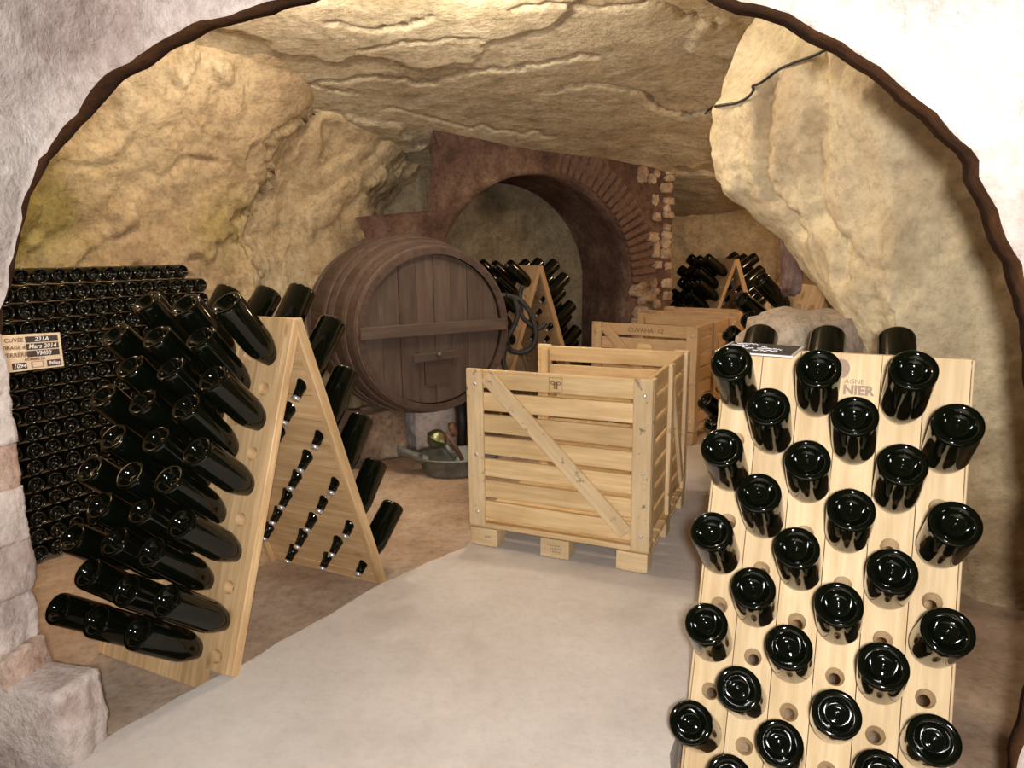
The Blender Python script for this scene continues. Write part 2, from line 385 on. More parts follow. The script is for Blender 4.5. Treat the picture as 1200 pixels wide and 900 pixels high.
# ---- brick wall with the arched recess
A0, AN = aty(640, 300, 6.2), Vector((math.sin(.45), -math.cos(.45), 0))       # point on the wall, outward normal
AU = Vector((math.cos(.45), math.sin(.45), 0))
def a2(px, py):
    p = onplane(px, py, A0, AN) - A0; return (p.dot(AU), p.z+A0.z)
def aw(u, z, back=0): q = A0 + AU*u - AN*back; return Vector((q.x, q.y, z))
uL = a2(510, 300)[0]; uR = a2(738, 300)[0]; uc = (uL+uR)/2; ar = (uR-uL)/2; ztop = a2(655, 205)[1]; zs = ztop - ar
if zs < .9: zs = .9
arh = ztop - zs
def opening(n=90):
    pts = [(uL, -.15)] + [(uL, zs*k/24) for k in range(1, 24)]
    pts += [(uc - ar*math.cos(math.pi*k/n), zs + arh*math.sin(math.pi*k/n)) for k in range(n+1)]
    return pts + [(uR, zs*k/24) for k in range(23, 0, -1)] + [(uR, -.15)]
OP = opening(); ULEFT, URIGHT, AD = a2(425, 300)[0], a2(786, 300)[0], .85
U510, Z240 = a2(508, 240)
def outer(u, z):
    a_, b_ = outer0(u, z)
    j = .09*noise.fractal(Vector((a_*4, b_*4, 1)), 1, 2, 5)
    return (max(a_, U510)+(j if a_ < uc else 0), b_) if b_ > Z240+j*2 else (a_+(j if a_ < uc else 0), b_)
def outer0(u, z):
    # matching point on the outer outline of the wall
    d = Vector((u-uc, max(z-zs*.55, 0)))
    if z <= zs*.55: return (ULEFT if u < uc else URIGHT, z)
    k = 9
    if d.x > 1e-6: k = min(k, (URIGHT-uc)/d.x)
    if d.x < -1e-6: k = min(k, (ULEFT-uc)/d.x)
    if d.y > 1e-6: k = min(k, (2.55-zs*.55)/d.y)
    return (uc+d.x*k, zs*.55+d.y*k)
vs, fs = [], []
NB = 14; nO = len(OP)
for (u, z) in OP:
    ou, oz = outer(u, z)
    for j in range(NB):
        t = j/(NB-1); uu, zz = u+(ou-u)*t, z+(oz-z)*t
        q = aw(uu, zz); vs.append(q + AN*(.03*fb(q, 1.6, 5) + .012*fb(q, 8, 3)))
    for j in range(1, 7):
        vs.append(aw(u, z, AD*j/6))
st_ = NB+6
for i in range(nO-1):
    a, b = i*st_, (i+1)*st_
    for j in range(NB-1): fs.append((a+j, b+j, b+j+1, a+j+1))
    ch = [0]+list(range(NB, NB+6))
    for j in range(6): fs.append((a+ch[j], a+ch[j+1], b+ch[j+1], b+ch[j]))
wall_back = struct(ob('wall_back', mesh('wall_back', vs, fs, M['brickred'], True)), 'dark red plastered brick wall with a round arched recess')
def rec_fn(u, v):
    q = aw(ULEFT-.3+(URIGHT-ULEFT+.5)*u, -.2+2.9*v, AD+.02); return q + AN*(.06*fb(q, 1.3, 5)+.015*fb(q, 6, 4))
struct(ob('wall_recess', grid(110, 90, rec_fn, M['recess'], 'wall_recess')), 'grey brown rough rock closing the arched recess')
# voussoir bricks round the arch, side bricks and rubble on the right shoulder
nv = 46
for k in range(nv):
    a = math.pi*(k+.5)/nv; r0, r1 = .03, .30
    p = Vector((uc-ar*math.cos(a), zs+arh*math.sin(a))); nrm = Vector((-math.cos(a)*arh, math.sin(a)*ar)).normalized()
    c2 = p+nrm*(r0+r1)/2
    if not (uc+.10 < c2.x < URIGHT-.05): continue
    c3 = aw(c2.x, c2.y, -.002-.006*random.random()); x3 = AU*nrm.x + Vector((0, 0, nrm.y))
    ob('brick', boxc(r1-r0, math.pi*ar/nv*.80, .05, M['brick'], .008), wall_back, frame(c3, x3, AN))
rs = random.Random(5)
for k in range(16):
    for j in range(3):
        px = 752+j*15+rs.uniform(-3, 3); py = 200+k*11+rs.uniform(-3, 3)
        if py > 366 or (px < 765 and py < 330 and py > 215): continue
        u, z = a2(px, py)
        if u > URIGHT-.03: continue
        roughstone('stone', aw(u, z, .005), (rs.uniform(.035, .065), .035, rs.uniform(.03, .05)), k*7+j, M['rubble'], wall_back, .25, .45, 3, .25)
for k in range(26):
    px = rs.uniform(690, 782); py = rs.uniform(335, 410); u, z = a2(px, py)
    if u > URIGHT-.03 or u < uR+.02: continue
    roughstone('stone', aw(u, z, .0), (rs.uniform(.05, .10), .04, rs.uniform(.035, .06)), 200+k, M['rubble'], wall_back, .25, .45, 3, .25)

# ---- foreground wall with the arch the camera looks through
G0 = Vector((-1.2, 1.76, 0)); GU = (Vector((.98, 1.27, 0))-G0).normalized(); GN = Vector((GU.y, -GU.x, 0))
if GN.y > 0: GN = -GN
def g2(px, py): p = onplane(px, py, G0, GN); return Vector(((p-G0).dot(GU), p.z))
OUT = [(-12, 1010), (-12, 860), (-12, 700), (-10, 600), (-12, 500), (-12, 430), (-10, 390), (4, 345), (16, 302), (20, 267), (31, 231), (49, 187), (80, 142), (115, 95), (169, 58), (227, 29), (311, 0), (400, -24),
       (500, -42), (620, -50), (740, -40), (800, -26), (870, 0), (925, 17), (970, 42), (1003, 60), (1057, 98), (1097, 132), (1112, 154), (1144, 190), (1148, 207), (1176, 260), (1200, 309), (1216, 380),
       (1226, 480), (1226, 600), (1222, 720), (1216, 800), (1204, 850), (1193, 885), (1188, 1000)]
o2 = [g2(*p) for p in OUT]; pts = []
for a, b in zip(o2[:-1], o2[1:]):
    n = max(1, int((b-a).length/.022))
    for k in range(n):
        p = a.lerp(b, k/n); pts.append(p)
pts.append(o2[-1])
gc = Vector((g2(600, 500).x, .9)); vs, fs = [], []
NB = 46
for i, p in enumerate(pts):
    d = (p-gc); d = d.normalized() if p.y > .9 else Vector((math.copysign(1, d.x), 0))
    jit = .012*noise.fractal(Vector((p.x*8, p.y*8, 1.0)), 1, 2, 4); p = p + d*jit
    def wp(q, back): w = G0+GU*q.x; return Vector((w.x, w.y, q.y)) - GN*back
    jb = .010*noise.fractal(Vector((p.x*7, p.y*7, 5.0)), 1, 2, 3)
    TH = .012+.050*sst(1.45, 1.85, p.y) if p.x < gc.x else .085-.035*sst(1.1, .8, p.y)
    vs.append(wp(p+d*.30, .30)); jb *= TH/.06; vs.append(wp(p+d*.05, TH+.01+jb)); vs.append(wp(p+d*.003, TH+jb))
    for j in range(NB):
        t = j/(NB-1); q = p + d*(2.4*t**1.25)
        w = wp(q, 0); vs.append(w + GN*(.05*t + .035*fb(w, 1.8, 5)*sst(0, .06, t) + .010*fb(w, 9, 4) + .004*fb(w, 30, 3)))
st_ = NB+3
for i in range(len(pts)-1):
    for j in range(st_-1): fs.append((i*st_+j, i*st_+j+1, (i+1)*st_+j+1, (i+1)*st_+j))
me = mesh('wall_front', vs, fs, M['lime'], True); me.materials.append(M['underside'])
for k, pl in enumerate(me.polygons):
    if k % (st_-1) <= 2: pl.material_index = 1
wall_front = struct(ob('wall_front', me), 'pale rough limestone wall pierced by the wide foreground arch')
BL = [(14, 398, 474, 'lime'), (23, 470, 536, 'lime'), (30, 537, 592, 'redstone'), (41, 590, 656, 'lime'), (50, 652, 716, 'lime'), (53, 714, 784, 'lime'), (70, 778, 836, 'redstone'), (138, 820, 925, 'lime')]
for k, (xr, y0, y1, mt) in enumerate(BL):
    xl = -95
    a = onplane(xl, (y0+y1)/2, G0+GN*.09, GN); b = onplane(xr-3, (y0+y1)/2, G0-GN*.03, GN) + GN*.12
    zt = onplane(xr, y0, G0+GN*.09, GN).z; zb = onplane(xr, y1, G0+GN*.09, GN).z
    c = (a+b)/2 - GN*.05; c.z = (zt+zb)/2
    roughstone('stone', c, ((b-a).length/2*.97, .07, (zt-zb)/2*1.0), 40+k, M[mt], wall_front, .06, math.atan2(GU.y, GU.x), 6, .86)

# ================================================================== BOTTLES
def bottle_profile(D, L):
    r = D/2
    return [(.0004, .034*L/.36), (.004, .034*L/.36), (.007, .029*L/.36), (.011, .027*L/.36), (.014, .030*L/.36), (.45*r, .027*L/.36), (.60*r, .013*L/.36), (.72*r, .004), (.80*r, .0005), (.86*r, 0), (.93*r, .0015), (.985*r, .006), (r, .014),
            (r, .30*L), (r, .50*L), (.985*r, .54*L), (.93*r, .59*L), (.83*r, .65*L), (.69*r, .71*L), (.54*r, .77*L), (.42*r, .82*L), (.35*r, .87*L), (.325*r, .915*L), (.34*r, .918*L), (.345*r, .93*L), (.31*r, .935*L), (.30*r, .985*L), (.27*r, .99*L)]
BD, BLN = .1085, .36
MAG = lathe(bottle_profile(BD, BLN), 48, M['glass'], 'magnum', knurl=(8, 9))
CAPM = lathe([(.0168, .968*BLN), (.0178, .974*BLN), (.0170, .992*BLN), (.0160, BLN), (.011, BLN+.002)], 20, M['cap'], 'cap')
SBD, SBL = .0800, .30
STD = lathe(bottle_profile(SBD, SBL), 28, M['glass2'], 'bottle')
def put_bottle(base, direction, label, group, me=MAG, cap=True, spin=0):
    q = Vector((0, 0, 1)).rotation_difference(direction.normalized())
    o = ob('champagne_bottle', me); o.matrix_world = Matrix.Translation(base) @ q.to_matrix().to_4x4() @ Matrix.Rotation(spin, 4, 'Z')
    tag(o, label, 'bottle', group)
    if cap: ob('crown_cap', CAPM, o)
    return o

# ================================================================== RIDDLING RACKS
_pm = {}
ORD = ['first', 'second', 'third', 'fourth', 'fifth', 'sixth', 'seventh', 'eighth', 'ninth', 'tenth', 'eleventh', 'twelfth', 'thirteenth', 'fourteenth', 'fifteenth', 'sixteenth']
def plank_mesh(length, width, th, holes, off, mat, rx=.024, ry=.024):
    """board along local X, holes drilled through it and slanting by off=(dx,dy) towards the back"""
    key = (round(length, 4), round(width, 4), th, tuple(round(h, 4) for h in holes), off, mat.name)
    if key in _pm: return _pm[key]
    vs, fs = [], []
    def V(*p): vs.append(p); return len(vs)-1
    xs = [-length/2] + [(a+b)/2 for a, b in zip(holes[:-1], holes[1:])] + [length/2]
    w2 = width/2
    # plain ends: limit the hole cells to a square-ish zone
    segs = []
    for i, hx in enumerate(holes):
        a, b = xs[i], xs[i+1]
        segs.append((a, b, hx))
    for a, b, hx in segs:
        bd = [(a+(b-a)*k/4, -w2) for k in range(4)] + [(b, -w2+width*k/4) for k in range(4)] + [(b-(b-a)*k/4, w2) for k in range(4)] + [(a, w2-width*k/4) for k in range(4)]
        rf, rb, bf, bb = [], [], [], []
        for x, y in bd:
            an = math.atan2(y, x-hx); cx, cy = hx+rx*math.cos(an), ry*math.sin(an)
            rf.append(V(cx, cy, th/2)); rb.append(V(hx+(cx-hx)*.62+off[0], cy*.62+off[1], -th/2)); bf.append(V(x, y, th/2)); bb.append(V(x, y, -th/2))
        for k in range(16):
            k2 = (k+1) % 16
            fs += [(rf[k], bf[k], bf[k2], rf[k2]), (rb[k2], bb[k2], bb[k], rb[k]), (rf[k2], rb[k2], rb[k], rf[k])]
            if k < 4 or 8 <= k < 12: fs.append((bf[k], bb[k], bb[k2], bf[k2]))
        if a == xs[0]:
            i = [12, 13, 14, 15, 0]
            for p, q in zip(i[:-1], i[1:]): fs.append((bf[p], bb[p], bb[q], bf[q]))
        if b == xs[-1]:
            for p, q in zip(range(4, 8), range(5, 9)): fs.append((bf[p], bb[p], bb[q], bf[q]))
    me = mesh('plank', vs, fs, mat); _pm[key] = me; return me
def rack(center, yaw, z0, H, Wd, s, t0, dt, pitch, cols, label, mats, back_par, front_par, e_top=36, e_bot=43, rows=10, cut=0, blabel=None, bgroup='', klabel=None, skip_front=(), backstyle='h', Lo=.265, keep=None):
    root = ob('riddling_rack', None, None, Matrix.Translation((center[0], center[1], z0)) @ Matrix.Rotation(yaw, 4, 'Z'))
    tag(root, label, 'wine rack')
    g = .020; Lb = math.hypot(H, s-g); a, b = (s-g)/Lb, H/Lb; th = .034
    d = Vector((0, -a, -b)); n = Vector((0, -b, a)); topp = Vector((0, -g, H))
    tilt = .013
    ts = [t0+dt*i for i in range(rows)]; us = [(c-(cols-1)/2)*pitch for c in range(cols)]
    for side in (0, 1):
        Rm = Matrix.Rotation(math.pi*side, 4, 'Z')
        if side == 0 or backstyle == 'v':
            bounds = [-Wd/2]+[(p+q)/2 for p, q in zip(us[:-1], us[1:])]+[Wd/2]
            for ci in range(cols):
                Lp = Lb - (cut/b if (ci == cols-1 and side == 0) else 0)
                hs = [t*Lb-Lp/2 for t in ts if t*Lb < Lp-.03]
                x0, x1 = bounds[ci], bounds[ci+1]; xc = (x0+x1)/2 if 0 < ci < cols-1 else us[ci]
                wdt = (x1-x0) if 0 < ci < cols-1 else pitch
                me = plank_mesh(Lp, round(wdt-.0022, 4), th, hs, (tilt, 0), mats[0])
                c = topp + d*(Lp/2) + Vector((xc, 0, 0)) - n*th/2
                ob('plank', me, root, Rm @ frame(c, d, n))
            mg = Wd/2-us[-1]-pitch/2
            for sg in (-1, 1):
                Lp = Lb - (cut/b if sg == 1 and side == 0 else 0)
                c = topp + d*(Lp/2) + Vector((sg*(Wd/2-mg/2), 0, 0)) - n*th/2
                ob('stile', boxc(Lp, mg-.0015, th+.002, mats[0]), root, Rm @ frame(c, d, n))
        else:
            ed = .03
            for ri in range(rows):
                ya = (ts[ri-1]+ts[ri])/2 if ri else 0.0; yb = (ts[ri]+ts[ri+1])/2 if ri < rows-1 else 1.0
                yc = ts[ri] if 0 < ri < rows-1 else ts[ri]
                hgt = dt*Lb-.003
                me = plank_mesh(Wd-2*ed, round(hgt, 4), .026, [u_ for q_, u_ in enumerate(us) if back_par is None or (q_+ri) % 2 == back_par], (0, -tilt*.8), mats[1])
                c = topp + d*(yc*Lb) - n*.013
                ob('plank', me, root, Rm @ frame(c, (1, 0, 0), n))
            for ya, yb in ((0, ts[0]-dt/2), (ts[-1]+dt/2, 1.0)):
                if yb-ya > .02:
                    c = topp + d*((ya+yb)/2*Lb) - n*.013
                    ob('plank', boxc(Wd-2*ed, (yb-ya)*Lb-.003, .026, mats[1]), root, Rm @ frame(c, (1, 0, 0), n))
            for sg in (-1, 1):
                c = topp + d*(Lb/2) + Vector((sg*(Wd/2-ed/2), 0, 0)) - n*.022
                ob('stile', boxc(Lb, ed, .044, mats[0]), root, Rm @ frame(c, d, n))
        par = (front_par, back_par)[side]
        if par is None: continue
        Wm = root.matrix_basis @ Rm; hz = (Wm.to_3x3() @ Vector((0, -1, 0))).normalized()
        for ri in range(rows):
            for ci in range(cols):
                if (ri+ci) % 2 != par: continue
                if keep and not keep(side, ri, ci): continue
                hole = Wm @ (topp + d*(ts[ri]*Lb) + Vector((us[ci], 0, 0)))
                if hole.z < z0+.03: continue
                e = R(e_top+(e_bot-e_top)*ri/9 + random.uniform(-2.5, 2.5)); yj = Matrix.Rotation(R(random.uniform(-2.5, 2.5)), 3, 'Z')
                out = (yj @ hz)*math.cos(e) + Vector((0, 0, math.sin(e)))
                place = cols-ci if side == 0 else ci+1                          # counted from the +u end
                nth = (place+1)//2 if (ri+(cols-1 if side == 0 else 0)) % 2 == par else place//2
                put_bottle(hole + out*(Lo+random.uniform(-.008, .012)+(.015 if side == 1 and ri == 0 else 0)+(.05 if ri == 9 and z0 == FR else 0)), -out, blabel[side] % (ORD[ri], ORD[max(nth, 1)-1]), bgroup[side], spin=random.uniform(0, 6))
    return root
kR = .957
rackL = rack((-1.0624, 2.5887), -.4412, FL, 1.2258, .6706, .4528, .112, .0885, .100, 6,
     'pale wooden riddling rack holding bottles beside the wall of stacked bottles', (M['rackwood'], M['rackwood']), 1, 1, e_top=50, e_bot=42, cut=.066,
     blabel=('dark bottle in stack-side rack face, %s row down, %s from the concrete path', 'dark bottle in barrel-side board of that rack, %s row down, %s from concrete path'),
     bgroup=('bottles in the front of the left rack', 'bottles in the back of the left rack'), keep=lambda s, r, c: s == 0 or r == 0 or r > 6 or c <= 3)
HR = 1.2258*1.06*kR
rackR = rack((.9898*kR, 2.0338*kR), -.4706, FR, HR, .6706*kR, (.02+.4328*1.06)*kR, .1275/1.06, .0965/1.06, .109*kR, 6,
     'pale wooden riddling rack with faded lettering, standing against the cream rock wall', (M['rackpale'], M['rackwood']), 1, 0,
     blabel=('black bottle, base outwards, in the lettered rack: %s row down, %s from rock wall', 'black bottle behind the lettered rack, %s row down, %s from the rock wall'),
     bgroup=('bottles in the lettered rack', 'bottles in the back of the lettered rack'), keep=lambda s, r, c: s == 0 or r < 1)
apA = aty(634, 311, 5.75); yA = -.95
cA = apA - Vector((math.cos(yA), math.sin(yA), 0))*.33
rack((cA.x, cA.y), yA, FL, apA.z-FL, .66, .49, .11, .088, .10, 6, 'wooden riddling rack of bottles standing before the arched recess', (M['oldrack'], M['oldrack']), 1, 1,
     blabel=('dark bottle in recess rack, barrel side, %s row down, %s from the crate end', 'dark bottle in recess rack, crate side, %s row down, %s from the crate end'), bgroup=('bottles by the recess', 'bottles by the recess, far side'), keep=lambda s, r, c: r == 0 or (s == 0 and ((c >= 4 and r < 5) or (r == 2 and c >= 2))) or (s == 1 and r < 7 and c <= 3))
apB = aty(864, 303, 6.75); yB = -1.4
cB = apB - Vector((math.cos(yB), math.sin(yB), 0))*.33
rack((cB.x, cB.y), yB, FL, apB.z-FL, .66, .49, .11, .088, .10, 6, 'wooden riddling rack in the far alcove behind the old crates', (M['oldrack'], M['oldrack']), 1, 1,
     blabel=('dark bottle in alcove rack, brick-arch side, %s row down, %s from the crate end', 'dark bottle in alcove rack, far side, %s row down, %s from the crate end'), bgroup=('bottles in the alcove rack', 'bottles in the alcove rack, far side'), keep=lambda s, r, c: (s == 0 and r < 5) or r == 0 or (s == 1 and r < 4 and c <= 3))
rack((1.73, 4.10), -1.2, .002, 1.18, .45, .4528, .112, .0885, .100, 4, 'wooden riddling rack half hidden behind the rock bulge', (M['oldrack'], M['oldrack']), None, 1,
     blabel=('dark bottle in the rack hidden by rock bulge, %s row down, %s from the bulge', ''), bgroup=('bottles behind the rock bulge', ''), keep=lambda s, r, c: c < 2 and r < 9)

# faded print and chalked card on the lettered rack
def rack_face(u, t, lift=.0012):
    s_ = (.02+.4328*1.06)*kR; g = .02; Lb = math.hypot(HR, s_-g); a, b = (s_-g)/Lb, HR/Lb
    d = Vector((0, -a, -b)); n = Vector((0, -b, a))
    return frame(Vector((u, -g, HR)) + d*(t*Lb) + n*lift, (1, 0, 0), n)
def face_uv(px, py):
    Mi = rackR.matrix_basis.inverted(); o = Mi @ EYE; dr = (Mi.to_3x3() @ ray(px, py)); f = rack_face(0, 0, 0); n = f.to_3x3().col[2]; p0 = f.translation
    p = o + dr*((p0-o).dot(n)/dr.dot(n)); return p.x, (p-p0).dot(-f.to_3x3().col[1])/math.hypot(HR, (.02+.4328*1.06)*kR-.02)
def rprint(s, px, py, size, bold, name='lettering'):
    u, t = face_uv(px, py); ob(name, textmesh(s, size, M['inkpale'], bold), rackR, rack_face(u, t))
rprint('AGNE', 1001, 447.5, .0185, .0002); rprint('NIER', 1005.5, 458, .036, .0016)
u, t = face_uv(986, 432)
vs = [(.022*math.cos(k*math.pi/12), .028*math.sin(k*math.pi/12), 0) for k in range(24)]
ob('emblem', mesh('emblem', vs, [tuple(range(24))], M['inkpale']), rackR, rack_face(u, t))
zc = FR+HR+.006
cc = [ground(838, 411, zc), ground(858, 400.5, zc), ground(943, 406, zc), ground(929, 417.5, zc)]
ctr = sum(cc, Vector())/4
vs = [c+Vector((0, 0, k)) for k in (-.004, 0) for c in cc]
slate = tag(ob('slate_card', mesh('slate', vs, [(3, 2, 1, 0), (4, 5, 6, 7), (0, 1, 5, 4), (1, 2, 6, 5), (2, 3, 7, 6), (3, 0, 4, 7)], M['whitecard'])), 'dark chalked card with white edges lying on top of the lettered rack', 'card')
ins = [ctr+(c-ctr)*.93+Vector((0, 0, .001)) for c in cc]
ob('writing_field', mesh('field', ins, [(0, 3, 2, 1)], M['slate']), slate)
def cpt(a, b, z=.0022): return (ins[0]*(1-a)+ins[3]*a)*(1-b) + (ins[1]*(1-a)+ins[2]*a)*b + Vector((0, 0, z))
def scrib(a0, b0, a1, seed, amp=.07, w=.0035, n=26):
    rr = random.Random(seed); return tube([cpt(a0+(a1-a0)*k/n, b0+amp*(rr.random()-.5)*2) for k in range(n+1)], w*.4, M['chalk'], 4, 'scribble')
for i, (a0, b0, a1) in enumerate([(.08, .80, .42), (.06, .62, .30), (.05, .38, .42), (.48, .42, .82), (.45, .22, .80), (.50, .60, .58)]):
    ob('chalk_writing', scrib(a0, b0, a1, i), slate)

# ================================================================== WALL OF STACKED BOTTLES
SX, SY, SYAW, PU, PR, LU, LV = -2.286, 3.098, 1.077, .088, .0822, .0105, .012
su = Vector((math.cos(SYAW), math.sin(SYAW), 0)); sv = Vector((-math.sin(SYAW), math.cos(SYAW), 0))
def spt(c, r, back=0, dz=0): p = Vector((SX, SY, 0)) + su*(c*PU+r*LU) + sv*(r*LV*.6+back); p.z = FL+.042+PR*r+dz; return p
for r_i in range(16):
    for c_i in range(-3, 12):
        if not 2 <= c_i+3 <= (14, 14, 11, 10, 9, 9, 9, 9, 8, 8, 8, 8, 7, 7, 7, 7)[15-r_i]: continue
        put_bottle(spt(c_i, r_i, random.uniform(-.006, .006)), sv, 'dark stacked bottle, %s layer from the top, %s from the lath ends' % (ORD[15-r_i], ORD[11-c_i]), 'bottles of the stack', STD, False, random.uniform(0, 6))
    if r_i:
        a, b = spt(-3.6, r_i, .05, -PR/2), spt(12.0 + (1.5 if r_i in (14, 15) else 0), r_i, .05, -PR/2)
        o = bar('wooden_lath', a, b, .028, .0022, sv, M['oldrack']); tag(o, 'thin wooden lath in the bottle stack, under the %s layer from the top' % ORD[15-r_i], 'lath', 'laths of the bottle stack')
a, b = spt(-3.6, 16, .15, -PR/2), spt(11.8, 16, .15, -PR/2)
tag(bar('wooden_lath', a, b, .028, .0022, sv, M['oldrack']), 'thin wooden lath under the set back bottles topping the stack', 'lath', 'laths of the bottle stack')
for c_i in range(-1, 11):
    put_bottle(spt(c_i+.4, 16, .10), sv, 'dark bottle set back on top of the stack, %s from the lath ends' % ORD[10-c_i], 'top layer of the bottle stack', STD, False, random.uniform(0, 6))
# the card hung on it
L0 = spt(0, 10, -.035)
def lp(px, py, lift=0): return onplane(px, py, L0, sv) - sv*lift
cr = [lp(1, 393), lp(70, 389.5), lp(75, 429), lp(8, 437)]
vs = cr + [c+sv*.006 for c in cr]
card = tag(ob('cellar_card', mesh('card', vs, [(3, 2, 1, 0), (4, 5, 6, 7), (0, 1, 5, 4), (1, 2, 6, 5), (2, 3, 7, 6), (3, 0, 4, 7)], M['paper'])), 'cream cellar card with chalked dark fields hung on the bottle stack', 'card')
def cardpt(a, b, lift): return (cr[0]*(1-a)+cr[1]*a)*(1-b) + (cr[3]*(1-a)+cr[2]*a)*b - sv*lift
def field(a0, a1, b0, b1, mt): return ob('field', mesh('field', [cardpt(a0, b1, .001), cardpt(a1, b1, .001), cardpt(a1, b0, .001), cardpt(a0, b0, .001)], [(0, 1, 2, 3)], M[mt]), card)
cx = (cr[1]-cr[0]).normalized()
def ctext(s, a, b, size, mt, bold=0, shear=0, name='lettering'):
    ob(name, textmesh(s, size, M[mt], bold, 'CENTER', shear), card, frame(cardpt(a, b, .002), cx, -sv))
for b0, b1, tx, ft in ((.07, .24, 'CUVÉE', '231A'), (.27, .44, 'TIRAGE du', 'Mars 2014'), (.47, .64, 'VERRERIE', 'VM00')):
    field(.38, .95, b0, b1, 'slate'); ctext(tx, .19, (b0+b1)/2, .027 if len(tx) < 9 else .0235, 'ink', .0003); ctext(ft, .66, (b0+b1)/2, .029, 'chalk', .0006, .2)
ctext('NOMBRE DE', .5, .705, .016, 'ink', .0006)
field(.10, .35, .77, .95, 'slate'); field(.42, .64, .77, .95, 'inkpale'); field(.70, .95, .77, .95, 'slate')
ctext('1094', .225, .86, .028, 'chalk', .0006, .2); ctext('Btlles', .825, .86, .024, 'chalk', .0006, .2)
ob('paper_slip', mesh('slip', [cardpt(.45, .93, .002), cardpt(.62, .93, .002), cardpt(.62, .79, .002), cardpt(.45, .79, .002)], [(0, 1, 2, 3)], M['paper']), card)

# ================================================================== CRATES
def crate(fr, yaw, cW, cD, cH, label, mat, post, z0=0, topv=True):
    """front right bottom corner at fr; open on its left side"""
    root = ob('wooden_crate', None, None, Matrix.Translation((fr[0], fr[1], z0)) @ Matrix.Rotation(yaw, 4, 'Z')); tag(root, label, 'crate')
    ft, dk, T, pw = .088, .032, .020, .082        # foot height, deck, board thickness, post width
    zb = ft+dk; n = 7; ph = (cH-zb)/n; sh = ph-.020
    X, Z = Vector((1, 0, 0)), Vector((0, 0, 1))
    for i in range(n):
        zc_ = zb+ph*(i+.5)+.005
        sag = random.uniform(-.002, .002)
        bar('slat', (-cW+.01, T*1.5, zc_+sag), (-.01, T*1.5, zc_-sag), sh, T, Z, mat, root)                      # front
        bar('slat', (-cW+.01, cD-T*1.5, zc_), (-.01, cD-T*1.5, zc_), sh, T, Z, mat, root)                        # back
        bar('slat', (-T*1.5, T*2+.002, zc_), (-T*1.5, cD-T*2-.002, zc_), sh, T, Z, mat, root)                      # right
    for x in (-cW+pw/2, -pw/2):                                                                       # posts on front and back
        bar('post', (x, T/2, dk+ft-.02), (x, T/2, cH), pw, T, X, post, root)
        bar('post', (x, cD-T/2, dk+ft-.02), (x, cD-T/2, cH), pw, T, X, post, root)
        xi = x + (.02 if x < -cW/2 else -.02)
        bar('post', (xi, cD-T*2.5-.01, zb), (xi, cD-T*2.5-.01, cH-.02), pw*.55, T*1.4, X, mat, root)
    for y in (T+.034, cD/2, cD-T-.034):
        bar('post', (-T/2, y, dk+ft-.03), (-T/2, y, cH-.004), .062, T, Vector((0, 1, 0)), post, root)
    bar('brace', (-cW+pw+.02, T/2-.001, cH-.03), (-pw-.02, T/2-.001, zb+.05), .072, T, Vector((.7, 0, .7)), post, root)
    bar('brace', (-T/2, cD/2+.05, cH-.1), (-T/2, cD-.10, zb+.05), .05, T, Vector((0, .7, .7)), post, root)
    nb = 8
    for i in range(nb): bar('deck_board', (-cW, (i+.5)*cD/nb, ft+dk/2), (-.0, (i+.5)*cD/nb, ft+dk/2), cD/nb-.012, dk-.008, Vector((0, 1, 0)), mat, root)
    for y in (.05, cD/2, cD-.05):
        for x in (-cW+.075, -cW/2, -.075): ob('foot', boxc(.14, .095, ft-.002, post), root, Matrix.Translation((x, y, ft/2)))
    for x in (-cW+.075, -cW/2, -.075): bar('skid', (x, .0, .0075), (x, cD, .0075), .09, .015, X, post, root)
    for x in (-cW+pw/2, -pw/2):
        for z in (cH-.07, zb+(cH-zb)*.45, zb+.05):
            ob('bolt', BOLT, root, Matrix.Translation((x+.006, -.001, z)) @ Matrix.Rotation(R(90), 4, 'X'))
    for z in (cH-.06, zb+.3, zb+.05):
        ob('bolt', BOLT, root, Matrix.Translation((.001, cD-.05, z)) @ Matrix.Rotation(R(90), 4, 'Y'))
    return root
BOLT = lathe([(.009, 0), (.009, .002), (.005, .004)], 10, M['cap'], 'bolt')
c1 = crate((.582, 2.769), -.4143, .869, .925, .861, 'new pale wooden crate with a stamped emblem on its top slat', M['crate'], M['cratepost'], .002)
c3 = crate((1.30, 4.76), -.6, .83, .86, .86, 'older wooden crate stencilled with letters and a number', M['crateold'], M['crateold'], .002)
c4 = crate((1.92, 5.78), -.6, .83, .48, .92, 'old stained wooden crate standing behind the stencilled crate', M['crateold'], M['crateold'], FL)
def cprint(root, fx, z, y): return frame((fx, y, z), (1, 0, 0), (0, -1, 0))
emb = M['ink']
def rectm(w, h, mt): return mesh('r', [(-w/2, -h/2, 0), (w/2, -h/2, 0), (w/2, h/2, 0), (-w/2, h/2, 0)], [(0, 1, 2, 3)], mt)
yf = .0194; ex, ez = -.869*.5-.0, .861-.053
for w, h, dx, dz in ((.062, .002, 0, .032), (.062, .002, 0, -.032), (.002, .064, -.031, 0), (.002, .064, .031, 0), (.008, .030, -.0055, -.003), (.008, .030, .0055, -.003), (.014, .011, 0, -.043)):
    ob('emblem', rectm(w, h, M['ink']), c1, cprint(c1, ex+dx, ez+dz, yf))
def ring(rx, ry, w):
    vs, fs = [], []
    for k in range(20):
        a = k*math.pi/10
        vs += [(rx*math.cos(a), ry*math.sin(a), 0), ((rx-w)*math.cos(a), (ry-w)*math.sin(a), 0)]
    for k in range(20): k2 = (k+1) % 20; fs.append((2*k, 2*k2, 2*k2+1, 2*k+1))
    return mesh('ring', vs, fs, M['ink'])
for sg in (-1, 1): ob('emblem', ring(.0125, .0085, .0045), c1, cprint(c1, ex+sg*.0135, ez+.008, yf))
